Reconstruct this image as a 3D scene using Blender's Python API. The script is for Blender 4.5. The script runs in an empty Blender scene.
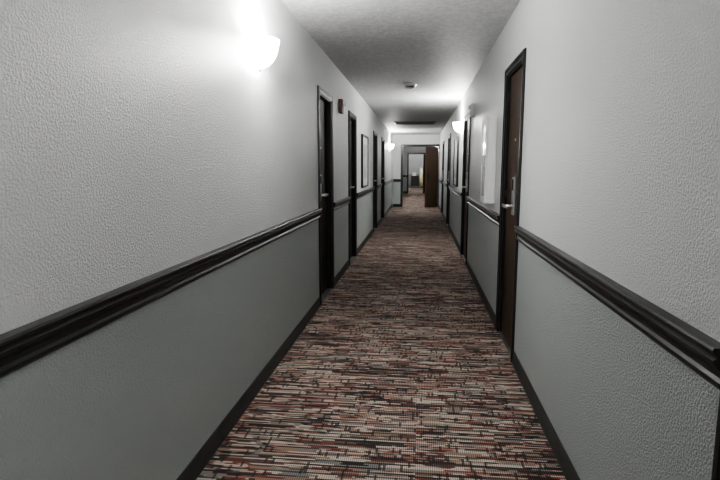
import bpy, bmesh, math, random
from mathutils import Vector, Matrix
random.seed(4)
XL, XR, CH = -0.945, 0.655, 2.44
Y0, Y1, YE = -6.0, 37.0, 18.0
T = 0.14
# ---------------------------------------------------------------- materials
def newmat(name, col=(.5,.5,.5), rough=.5, metal=0, spec=.5, emit=None, es=0):
    m = bpy.data.materials.new(name); m.use_nodes = True
    b = m.node_tree.nodes['Principled BSDF']
    b.inputs['Base Color'].default_value = (*col, 1)
    b.inputs['Roughness'].default_value = rough
    b.inputs['Metallic'].default_value = metal
    b.inputs['Specular IOR Level'].default_value = spec
    if emit:
        b.inputs['Emission Color'].default_value = (*emit, 1)
        b.inputs['Emission Strength'].default_value = es
    return m
class NT:
    def __init__(s, m): s.t = m.node_tree; s.b = s.t.nodes['Principled BSDF']
    def n(s, typ, **kw):
        x = s.t.nodes.new(typ)
        for k, v in kw.items(): setattr(x, k, v)
        return x
    def put(s, sock, v):
        if v is None: return
        if isinstance(v, bpy.types.NodeSocket): s.t.links.new(v, sock)
        else: sock.default_value = v
    def m(s, op, a, b=None, c=None):
        x = s.n('ShaderNodeMath', operation=op)
        for i, v in enumerate((a, b, c)): s.put(x.inputs[i], v)
        return x.outputs[0]
    def comb(s, x=0., y=0., z=0.):
        c = s.n('ShaderNodeCombineXYZ')
        for i, v in enumerate((x, y, z)): s.put(c.inputs[i], v)
        return c.outputs[0]
    def mix(s, f, a, b, bt='MIX'):
        x = s.n('ShaderNodeMix', data_type='RGBA', blend_type=bt)
        s.put(x.inputs[0], f)
        s.put(x.inputs[6], a if not isinstance(a, tuple) else (*a, 1)); s.put(x.inputs[7], b if not isinstance(b, tuple) else (*b, 1))
        return x.outputs[2]
    def noise(s, vec, scale, detail=2., rough=.5):
        x = s.n('ShaderNodeTexNoise'); s.put(x.inputs['Vector'], vec)
        x.inputs['Scale'].default_value = scale; x.inputs['Detail'].default_value = detail; x.inputs['Roughness'].default_value = rough
        return x.outputs[0]
    def white(s, vec):
        x = s.n('ShaderNodeTexWhiteNoise', noise_dimensions='3D'); s.put(x.inputs['Vector'], vec)
        return x.outputs[0]
    def ramp(s, f, stops, interp='LINEAR'):
        x = s.n('ShaderNodeValToRGB'); r = x.color_ramp; r.interpolation = interp
        while len(r.elements) < len(stops): r.elements.new(.5)
        for e, (p, c) in zip(r.elements, stops):
            e.position = p; e.color = (*c, 1) if not isinstance(c, float) else (c, c, c, 1)
        s.put(x.inputs[0], f); return x.outputs[0]
    def bump(s, h, strength, dist):
        x = s.n('ShaderNodeBump'); x.inputs['Strength'].default_value = strength; x.inputs['Distance'].default_value = dist
        s.put(x.inputs['Height'], h); s.t.links.new(x.outputs[0], s.b.inputs['Normal'])

def wall_mat(name, up, low):
    m = newmat(name, rough=.38, spec=.5); k = NT(m)
    co = k.n('ShaderNodeTexCoord').outputs['Object']
    sp = k.n('ShaderNodeSeparateXYZ'); k.put(sp.inputs[0], co)
    f = k.m('LESS_THAN', sp.outputs[2], .885)
    base = k.mix(f, up, low)
    n1 = k.noise(co, 1.3, 3.)
    v = k.ramp(n1, [(0., .94), (1., 1.0)])
    k.put(k.b.inputs['Base Color'], k.mix(1.0, base, v, 'MULTIPLY'))
    a = k.ramp(k.noise(co, 130., 3., .6), [(.42, 0.), (.64, 1.)])
    b = k.noise(co, 300., 2.)
    k.bump(k.m('ADD', a, k.m('MULTIPLY', b, .5)), 1.0, .0028)
    return m
M_wall = wall_mat('orange_peel_paint', (.71,.72,.72), (.43,.465,.46))
def ceil_mat():
    m = newmat('knockdown_ceiling', (.5,.5,.49), .6, spec=.3); k = NT(m)
    co = k.n('ShaderNodeTexCoord').outputs['Object']
    a = k.ramp(k.noise(co, 26., 4., .6), [(.45, 0.), (.56, 1.)])
    v = k.mix(a, (.42,.425,.42), (.50,.505,.50)); k.put(k.b.inputs['Base Color'], v)
    k.bump(a, .6, .004); return m
M_ceil = ceil_mat()
def carpet_mat():
    m = newmat('striped_loop_carpet', rough=.95, spec=.1); k = NT(m)
    co = k.n('ShaderNodeTexCoord').outputs['Object']
    sp = k.n('ShaderNodeSeparateXYZ'); k.put(sp.inputs[0], co)
    X, Y = sp.outputs[0], sp.outputs[1]
    RH = .0105
    row = k.m('FLOOR', k.m('MULTIPLY', Y, 1/RH))
    ro = k.white(k.comb(row, 3.1, 0.))
    ln = k.m('ADD', k.m('MULTIPLY', k.white(k.comb(row, 9.7, 2.)), 6.), 2.5)
    cell = k.m('FLOOR', k.m('ADD', k.m('MULTIPLY', X, ln), k.m('MULTIPLY', ro, 31.)))
    r = k.white(k.comb(cell, row, 1.))
    zone = k.noise(k.comb(k.m('MULTIPLY', X, 1.6), k.m('MULTIPLY', Y, 4.), 0.), 1.5, 2.)
    zone = k.m('MULTIPLY', k.m('SUBTRACT', zone, .5), 1.0)
    v = k.m('ADD', r, zone); v = k.m('MINIMUM', k.m('MAXIMUM', v, 0.001), .999)
    D=(.05,.045,.044); P=(.11,.075,.072); MR=(.23,.09,.075); RS=(.38,.215,.175); TP=(.30,.235,.19)
    CR=(.60,.53,.45); GR=(.24,.245,.24); PK=(.50,.375,.32)
    col = k.ramp(v, [(0.,D),(.11,MR),(.20,P),(.28,TP),(.36,CR),(.45,GR),(.53,D),(.59,RS),(.68,TP),(.75,PK),(.86,MR),(.92,CR)], 'CONSTANT')
    c2 = k.m('FLOOR', k.m('MULTIPLY', X, 1/.011)); r2 = k.m('FLOOR', k.m('ADD', k.m('MULTIPLY', Y, 1/.045), k.m('MULTIPLY', k.white(k.comb(c2, 0., 5.)), 7.)))
    mk = k.m('GREATER_THAN', k.white(k.comb(c2, r2, 4.)), .92)
    col = k.mix(k.m('MULTIPLY', mk, .8), col, D)
    pk = k.m('GREATER_THAN', k.white(k.comb(k.m('FLOOR', k.m('MULTIPLY', X, 2.2)), row, 8.)), .82)
    col = k.mix(k.m('MULTIPLY', pk, .8), col, D)
    lx = k.m('ABSOLUTE', k.m('SINE', k.m('MULTIPLY', X, math.pi/.0095)))
    ly = k.m('ABSOLUTE', k.m('SINE', k.m('MULTIPLY', Y, math.pi/RH)))
    lp = k.m('MULTIPLY', k.m('POWER', lx, .8), k.m('POWER', ly, .5))
    col = k.mix(1.0, col, k.ramp(lp, [(0.,.12),(.7,1.)]), 'MULTIPLY')
    k.put(k.b.inputs['Base Color'], col)
    k.bump(lp, .4, .002); return m
M_carpet = carpet_mat()
def wood_mat(name, c1, c2, rough=.35, spec=.5):
    m = newmat(name, c1, rough, spec=spec); k = NT(m)
    co = k.n('ShaderNodeTexCoord').outputs['Object']
    mp = k.n('ShaderNodeMapping'); mp.inputs['Scale'].default_value = (14, 14, .8); k.put(mp.inputs[0], co)
    n = k.noise(mp.outputs[0], 3., 5., .6)
    k.put(k.b.inputs['Base Color'], k.mix(k.ramp(n, [(.3,0.),(.7,1.)]), c1, c2)); return m
M_wood = wood_mat('walnut_door', (.030,.018,.011), (.055,.033,.019), .5, .3)
M_wood2 = wood_mat('dark_stained_door', (.016,.011,.008), (.03,.021,.014), .6, .2)
M_fire = wood_mat('cherry_fire_door', (.06,.034,.020), (.09,.052,.032), .5)
M_trim = newmat('dark_gloss_trim', (.018,.018,.018), .36)
M_base = newmat('rubber_cove_base', (.035,.038,.037), .45)
M_metal = newmat('satin_nickel', (.55,.55,.54), .35, 1)
M_black = newmat('black_plastic', (.012,.012,.012), .4)
M_white = newmat('white_enamel', (.9,.9,.89), .35)
M_glass = newmat('cabinet_glass', (.7,.72,.72), .1, spec=.7)
M_red = newmat('red_plastic', (.12,.03,.025), .4)
M_lens = newmat('clear_lens', (.8,.8,.8), .15)
M_shade = newmat('frosted_glass_lit', (.9,.9,.88), .3, emit=(1,.99,.97), es=70)
M_paper = newmat('mat_board', (.6,.61,.59), .5)
M_print = newmat('art_print', (.3,.32,.31), .4)
k = NT(M_print); co = k.n('ShaderNodeTexCoord').outputs['Object']
k.put(k.b.inputs['Base Color'], k.ramp(k.noise(co, 5., 4.), [(.35,(.25,.27,.26)),(.55,(.45,.45,.42)),(.7,(.6,.6,.57))]))
M_yellow = newmat('yellow_vinyl', (.75,.70,.42), .5)
M_cloth = newmat('white_towel', (.8,.8,.78), .9)
# ---------------------------------------------------------------- mesh builder
class B:
    def __init__(s, name, mats, parent=None):
        s.name, s.mats, s.bm, s.parent = name, mats, bmesh.new(), parent
    def _tag(s, faces, mi, smooth=False):
        for f in faces: f.material_index = mi; f.smooth = smooth
    def box(s, x0,x1,y0,y1,z0,z1, mi=0, bev=0, M=None):
        g = bmesh.ops.create_cube(s.bm, size=1)
        vs = g['verts']
        for v in vs: v.co = Vector(((x0+x1)/2+v.co.x*(x1-x0), (y0+y1)/2+v.co.y*(y1-y0), (z0+z1)/2+v.co.z*(z1-z0)))
        fs = set(f for v in vs for f in v.link_faces); s._tag(fs, mi)
        if bev:
            es = list(set(e for v in vs for e in v.link_edges))
            r = bmesh.ops.bevel(s.bm, geom=es, offset=bev, segments=2, affect='EDGES', profile=.6)
            s._tag(r['faces'], mi); vs = list(set(v for f in r['faces'] for v in f.verts)|set(v for v in vs if v.is_valid))
        if M: bmesh.ops.transform(s.bm, matrix=M, verts=vs)
        return vs
    def prism(s, prof, y0, y1, mi=0, smooth=False):
        a = [s.bm.verts.new((x, y0, z)) for x, z in prof]; b = [s.bm.verts.new((x, y1, z)) for x, z in prof]
        n = len(prof); fs = [s.bm.faces.new((a[i], a[(i+1)%n], b[(i+1)%n], b[i])) for i in range(n)]
        s._tag(fs, mi, smooth); s._tag([s.bm.faces.new(a[::-1]), s.bm.faces.new(b)], mi)
    def lathe(s, prof, M, mi=0, a0=0, a1=2*math.pi, seg=32):
        full = abs(a1-a0-2*math.pi) < 1e-4
        rings = []
        for i in range(seg if full else seg+1):
            a = a0+(a1-a0)*i/seg
            rings.append([s.bm.verts.new(M @ Vector((r*math.cos(a), r*math.sin(a), z))) for r, z in prof])
        n = len(rings)
        for i in range(n if full else n-1):
            p, q = rings[i], rings[(i+1) % n]
            for j in range(len(prof)-1):
                try: s._tag([s.bm.faces.new((p[j], q[j], q[j+1], p[j+1]))], mi, True)
                except ValueError: pass
    def done(s):
        bmesh.ops.remove_doubles(s.bm, verts=s.bm.verts, dist=1e-5)
        bmesh.ops.recalc_face_normals(s.bm, faces=s.bm.faces)
        me = bpy.data.meshes.new(s.name); s.bm.to_mesh(me); s.bm.free()
        for m in s.mats: me.materials.append(m)
        o = bpy.data.objects.new(s.name, me); bpy.context.scene.collection.objects.link(o)
        if s.parent: o.parent = s.parent
        return o
def empty(name):
    o = bpy.data.objects.new(name, None); o.empty_display_size = .1
    bpy.context.scene.collection.objects.link(o); return o
def cyl(r, h): return [(0,0),(r,0),(r,h),(0,h)]
# ---------------------------------------------------------------- openings (outer casing extents)
DH = 2.07
LD = [(-3.4,-2.55),(-1.55,-.72),(4.82,5.60),(6.90,7.70),(10.6,11.5),(12.85,13.8),(20.2,21.1),(24.0,24.9),(31,31.9)]
RD = [(-4.6,-3.8),(.31,1.13),(3.50,4.25),(7.1,8.05),(11.5,12.5),(14.6,15.5),(20.5,21.4),(25.2,26.1),(31.5,32.4)]
CW = .055
def wall(name, side, doors):
    w = B(name, [M_wall]); x0, x1 = (XL-T, XL) if side < 0 else (XR, XR+T)
    y = Y0
    for a, b in doors:
        a2, b2 = a+CW-.005, b-CW+.005
        w.box(x0,x1,y,a2,0,CH); w.box(x0,x1,a2,b2,DH-CW+.005,CH); y = b2
    w.box(x0,x1,y,Y1,0,CH); return w.done()
wall('wall_left', -1, LD); wall('wall_right', 1, RD)
w = B('wall_back', [M_wall]); w.box(XL-T,XR+T,Y0-T,Y0,0,CH); w.done()
w = B('wall_end', [M_wall]); w.box(XL-T,XR+T,Y1,Y1+T,0,CH); w.done()
w = B('floor', [M_carpet]); w.box(XL-T,XR+T,Y0-T,Y1+T,-.1,0); w.done()
w = B('ceiling', [M_ceil]); w.box(XL-T,XR+T,Y0-T,Y1+T,CH,CH+.1); w.done()
# cross partitions with openings
OX0 = -.60
w = B('wall_partition', [M_wall]); w.box(XL,OX0,YE,YE+T,0,CH); w.box(OX0,XR,YE,YE+T,2.06,CH); w.done()
w = B('wall_partition_far', [M_wall]); w.box(XL,-.62,28,28+T,0,CH); w.box(-.62,.5,28,28+T,2.06,CH); w.box(.5,XR,28,28+T,0,CH); w.done()
# ---------------------------------------------------------------- trims
def segs(doors):
    out = []; y = Y0
    for a, b in doors: out.append((y, a)); y = b
    out.append((y, Y1)); 
    r = []
    for a, b in out:
        for c, d in ((YE,YE+T),(28,28+T)):
            if a < c and b > d: r.append((a, c)); a = d
        r.append((a, b))
    return r
RZ = .018
RP = [(0,.832),(.012,.832),(.017,.838),(.017,.848),(.011,.856),(.012,.868),(.022,.882),(.032,.890),(.034,.898),(.026,.904),(.026,.909),(.034,.913),(.037,.920),(.034,.926),(0,.926)]
RP = [(a, z+RZ) for a, z in RP]
BP = [(0,0),(.014,0),(.009,.012),(.007,.03),(.006,.085),(.003,.09),(0,.09)]
for nm, prof, mat in (('trim', RP, M_trim), ('baseboard', BP, M_base)):
    for side, doors, x in (('left', LD, XL), ('right', RD, XR)):
        sgn = 1 if side == 'left' else -1
        nme = f'{nm}_{side}' if nm == 'baseboard' else ('trim_1' if side == 'left' else 'trim_2')
        t = B(nme, [mat])
        for a, b in segs(doors): t.prism([(x+sgn*p, z) for p, z in prof], a, b)
        if side == 'left':
            for yy in (YE, 28.0):
                zz = (.832+RZ,.926+RZ) if nm == 'trim' else (0,.09); dp = .03 if nm == 'trim' else .012
                t.box(XL+.04, OX0-CW, yy-dp, yy, *zz, bev=.004)
        t.done()
# ---------------------------------------------------------------- doors
def door(n, side, a, b, leafmat, handle_near=True):
    X, s = (XL, 1) if side < 0 else (XR, -1)
    d = B(f'door_{n}', [M_trim, leafmat, M_metal, M_black])
    def bx(p0, p1, *r, mi=0, bev=0):
        q = sorted((X+s*p0, X+s*p1)); return d.box(q[0], q[1], *r, mi, bev)
    bx(0,.012,a,a+CW,0,DH,bev=.004); bx(0,.012,b-CW,b,0,DH,bev=.004); bx(0,.012,a+CW,b-CW,DH-CW,DH,bev=.004)
    bx(.012,.018,a+.006,a+.022,0,DH-.006); bx(.012,.018,b-.022,b-.006,0,DH-.006); bx(.012,.018,a+.022,b-.022,DH-.022,DH-.006)
    ja, jb, jt = a+CW, b-CW, DH-CW
    bx(-T,0,ja-.004,ja+.012,0,jt); bx(-T,0,jb-.012,jb+.004,0,jt); bx(-T,0,ja+.012,jb-.012,jt-.012,jt+.004)
    bx(-.118,-.098,ja+.012,ja+.026,0,jt-.012); bx(-.118,-.098,jb-.026,jb-.012,0,jt-.012)
    f = -.022 if side > 0 else -.05
    bx(f-.044,f,ja+.015,jb-.015,.008,jt-.015,mi=1,bev=.002)
    bx(-T,0,ja+.012,jb-.012,0,.007,mi=2)
    hy, ly = (jb-.015, ja+.085) if handle_near else (ja+.015, jb-.085)
    for z in (.25,1.05,1.8):
        d.lathe(cyl(.007,.1), Matrix.Translation((X+s*(f+.006), hy, z)), 3, seg=10)
    bx(f,f+.05,ly-.037,ly+.037,1.0,1.26,mi=2,bev=.008)
    bx(f+.05,f+.058,ly-.022,ly+.022,1.17,1.245,mi=3,bev=.003)
    R = Matrix.Rotation(math.pi/2*s, 4, 'Y')
    d.lathe(cyl(.014,.045), Matrix.Translation((X+s*(f+.045), ly, 1.06)) @ R, 2, seg=14)
    dy = .12 if handle_near else -.12
    y0, y1 = sorted((ly-.012*(1 if dy>0 else -1), ly+dy))
    bx(f+.085,f+.10,y0,y1,1.048,1.072,mi=2,bev=.005)
    d.lathe(cyl(.009,.006), Matrix.Translation((X+s*f, (a+b)/2, 1.52)) @ R, 2, seg=12)
    return d.done()
n = 1
for a, b in LD: door(n, -1, a, b, M_wood2, True); n += 1
for a, b in RD: door(n, 1, a, b, M_wood, True); n += 1
def frame(name, x0, x1, y, top, legr=True):
    d = B(name, [M_trim])
    for p, q in ((y-.016, y), (y+T, y+T+.016)):
        d.box(x0-CW, x0+.002, p, q, 0, top+CW, bev=.003)
        d.box(x0+.002, x1-.002, p, q, top-.002, top+CW, bev=.003)
        if legr: d.box(x1-.002, x1+CW, p, q, 0, top+CW, bev=.003)
    d.box(x0-.002, x0+.02, y, y+T, 0, top); d.box(x1-.02, x1-.001, y, y+T, 0, top); d.box(x0+.02, x1-.02, y, y+T, top-.02, top+.002)
    return d.done()
frame('door_frame', OX0, XR-.002, YE, 2.06, False); frame('door_frame', -.62, .5, 28, 2.06)
def fire_leaf(name, hx, hy, w, ang, top=2.02):
    d = B(name, [M_fire, M_metal, M_black])
    M = Matrix.Translation((hx, hy, 0)) @ Matrix.Rotation(ang, 4, 'Z')
    d.box(0,w,-.022,.022,.01,top,0,.002,M)
    for s in (-1,1):
        d.box(w-.12,w-.06,s*.026-.005,s*.026+.005,.95,1.15,2,.003,M)
        d.box(w-.10,w-.08,s*.045-.018,s*.045+.018,1.03,1.05,2,.003,M)
        d.box(w-.22,w-.085,s*.062-.008,s*.062+.008,1.03,1.05,2,.003,M)
    d.box(.04,.26,-.06,-.023,top-.1,top-.03,2,.004,M)
    return d.done()
fire_leaf('door_19', XR-.05, YE-.05, .56, math.radians(180+42))
fire_leaf('door_20', .47, 27.95, .5, math.radians(180+55))
# ---------------------------------------------------------------- sconces
def sconce(side, y, z=2.0, power=42):
    X, s = (XL, 1) if side < 0 else (XR, -1)
    e = empty('wall_sconce')
    p = B('backplate', [M_metal], e)
    q = sorted((X, X+s*.014)); p.box(q[0], q[1], y-.045, y+.045, z-.09, z+.02, 0, .005)
    q = sorted((X+s*.014, X+s*.05)); p.box(q[0], q[1], y-.012, y+.012, z-.07, z-.045, 0, .003)
    p.done()
    g = B('glass_bowl', [M_shade], e)
    a0 = -math.pi/2 if s > 0 else math.pi/2
    prof = [(.0,-.135),(.03,-.131),(.06,-.118),(.088,-.094),(.108,-.06),(.12,-.02),(.126,.012),(.128,.02),(.122,.02),(.115,-.018),(.102,-.056),(.083,-.088),(.056,-.111),(.0,-.127)]
    g.lathe(prof, Matrix.Translation((X+s*.016, y, z)), 0, a0, a0+math.pi, 28)
    g.done()
    f = B('finial', [M_metal], e)
    f.lathe([(0,-.152),(.007,-.15),(.011,-.143),(.009,-.136),(0,-.134)], Matrix.Translation((X+s*.03, y, z)), 0, seg=14); f.done()
    l = bpy.data.lights.new('bulb', 'POINT'); l.energy = power; l.color = (1,.995,.98); l.shadow_soft_size = .035
    o = bpy.data.objects.new('bulb', l); o.location = (X+s*.07, y, z+.005); o.parent = e
    bpy.context.scene.collection.objects.link(o)
for sd, y, pw in ((1,-4.0,35),(1,-.5,28),(-1,2.98,58),(1,8.6,80),(-1,16.2,90),(1,20.0,100),(-1,23,130),(-1,29.5,150),(1,33.5,150)):
    sconce(sd, y, power=pw, z=2.015)
# ---------------------------------------------------------------- wall things
c = B('fire_extinguisher_cabinet', [M_white, M_glass, M_red, M_metal])
ya, yb, za, zb, xf = 4.66, 5.0, 1.01, 1.76, XR-.09
c.box(xf+.012, XR, ya, yb, za, zb, 0, .012)
for r in ((ya,ya+.05,za,zb),(yb-.05,yb,za,zb),(ya+.05,yb-.05,za,za+.06),(ya+.05,yb-.05,zb-.06,zb)):
    c.box(xf, xf+.012, *r, 0, .003)
c.box(xf+.004, xf+.011, ya+.05, yb-.05, za+.06, zb-.06, 1)
c.box(xf-.02, xf, ya+.02, ya+.035, 1.33, 1.43, 3, .003); c.done()
def picture(side, y0, y1, z0, z1):
    X, s = (XL, 1) if side < 0 else (XR, -1)
    p = B('framed_picture', [M_black, M_paper, M_print])
    def bx(a, b, *r, mi=0, bev=0):
        q = sorted((X+s*a, X+s*b)); p.box(q[0], q[1], *r, mi, bev)
    bx(0,.035,y0,y0+.03,z0,z1,bev=.004); bx(0,.035,y1-.03,y1,z0,z1,bev=.004)
    bx(0,.035,y0+.03,y1-.03,z0,z0+.03,bev=.004); bx(0,.035,y0+.03,y1-.03,z1-.03,z1,bev=.004)
    bx(0,.02,y0+.03,y1-.03,z0+.03,z1-.03,mi=1)
    bx(.02,.022,y0+.15,y1-.15,z0+.15,z1-.15,mi=2); p.done()
picture(-1, 8.4, 9.3, 1.0, 1.86); picture(1, 9.1, 10.0, 1.0, 1.86)
def strobe(side, y, z, body):
    X, s = (XL, 1) if side < 0 else (XR, -1)
    p = B('fire_alarm_strobe', [body, M_lens, M_black])
    def bx(a, b, *r, mi=0, bev=0):
        q = sorted((X+s*a, X+s*b)); p.box(q[0], q[1], *r, mi, bev)
    bx(0,.045,y-.06,y+.06,z-.08,z+.08,bev=.008); bx(.045,.07,y-.04,y+.04,z+.01,z+.06,mi=1,bev=.008)
    for i in range(5): bx(.045,.048,y-.04,y+.04,z-.06+i*.012,z-.054+i*.012,mi=2)
    p.done()
strobe(-1, 6.15, 2.03, M_red); strobe(1, 6.75, 2.03, M_white)
# ---------------------------------------------------------------- ceiling things
s_ = B('smoke_detector', [M_white, M_black, M_red])
Mx = Matrix.Translation((-.15,7.25,CH)) @ Matrix.Rotation(math.pi,4,'X')
s_.lathe([(0,0),(.095,0),(.095,.012),(.085,.018),(.08,.03),(.06,.034)], Mx, 0)
s_.lathe([(.06,.03),(.06,.05)], Mx, 1); s_.lathe([(.066,.05),(.06,.058),(.03,.066),(0,.067)], Mx, 0); s_.lathe([(.06,.05),(.066,.05)], Mx, 0)
s_.box(-.11,-.104,7.19,7.196,CH-.034,CH-.028,2); s_.done()
v = B('ceiling_vent', [newmat('vent_grey',(.2,.2,.2),.5), M_black])
v.box(-.62,.32,13.0,13.6,CH-.006,CH,1)
for r in ((-.66,.36,12.96,13.0),(-.66,.36,13.6,13.64),(-.66,-.62,13,13.6),(.32,.36,13,13.6)): v.box(*r,CH-.02,CH,0,.003)
for i in range(15):
    y = 13.03+i*.04
    v.box(-.62,.32,-.014,.014,-.0015,.0015,0,0,Matrix.Translation((0,y,CH-.014))@Matrix.Rotation(.6,4,'X'))
v.done()
# ---------------------------------------------------------------- housekeeping cart
c = B('housekeeping_cart', [M_black, M_cloth, M_yellow, M_metal])
cx, cy = -.28, 35.0
for z in (.14,.45,.78): c.box(cx-.3,cx+.22,cy-.25,cy+.25,z,z+.03,0,.005)
c.box(cx-.3,cx-.28,cy-.25,cy+.25,.17,.9,0,.004); c.box(cx+.2,cx+.22,cy-.25,cy+.25,.17,.9,0,.004); c.box(cx-.28,cx+.2,cy+.23,cy+.25,.17,.78,0)
c.box(cx-.27,cx+.19,cy-.25,cy-.24,.17,.76,0)
for i in range(5):
    c.box(cx-.2,cx+.02,cy-.18,cy+.16,.81+i*.04,.847+i*.04,1,.012)
for x in (cx-.25,cx+.17,cx+.45):
    for y in (cy-.2,cy+.2):
        c.lathe(cyl(.06,.03), Matrix.Translation((x-.015,y,.06))@Matrix.Rotation(math.pi/2,4,'Y'), 0, seg=18)
        c.box(x-.005,x+.005,y-.01,y+.01,.06,.15,3)
c.box(cx+.22,cx+.48,cy-.22,cy+.22,.12,.14,0)
c.lathe([(0,.15),(.13,.15),(.15,.5),(.145,.95),(.155,1.0),(.14,1.0),(0,.9)], Matrix.Translation((cx+.36,cy,0)), 2, seg=20)
c.lathe([(0,.95),(.10,.98),(.12,1.15),(.08,1.32),(0,1.36)], Matrix.Translation((cx+.36,cy,0)), 1, seg=20)
c.done()
# ---------------------------------------------------------------- world + camera
w = bpy.data.worlds.new('world'); bpy.context.scene.world = w; w.use_nodes = True
w.node_tree.nodes['Background'].inputs[0].default_value = (.5,.5,.5,1); w.node_tree.nodes['Background'].inputs[1].default_value = .2
cam = bpy.data.cameras.new('camera'); co_ = bpy.data.objects.new('camera', cam); bpy.context.scene.collection.objects.link(co_)
co_.location = (0,0,1.32); co_.rotation_euler = (math.radians(90-7.88), 0, math.radians(6.52)); cam.lens = 26; cam.sensor_width = 36; cam.clip_start = .02
bpy.context.scene.camera = co_
vs = bpy.context.scene.view_settings; vs.view_transform = 'AgX'; vs.look = 'AgX - Medium High Contrast'; vs.exposure = .72
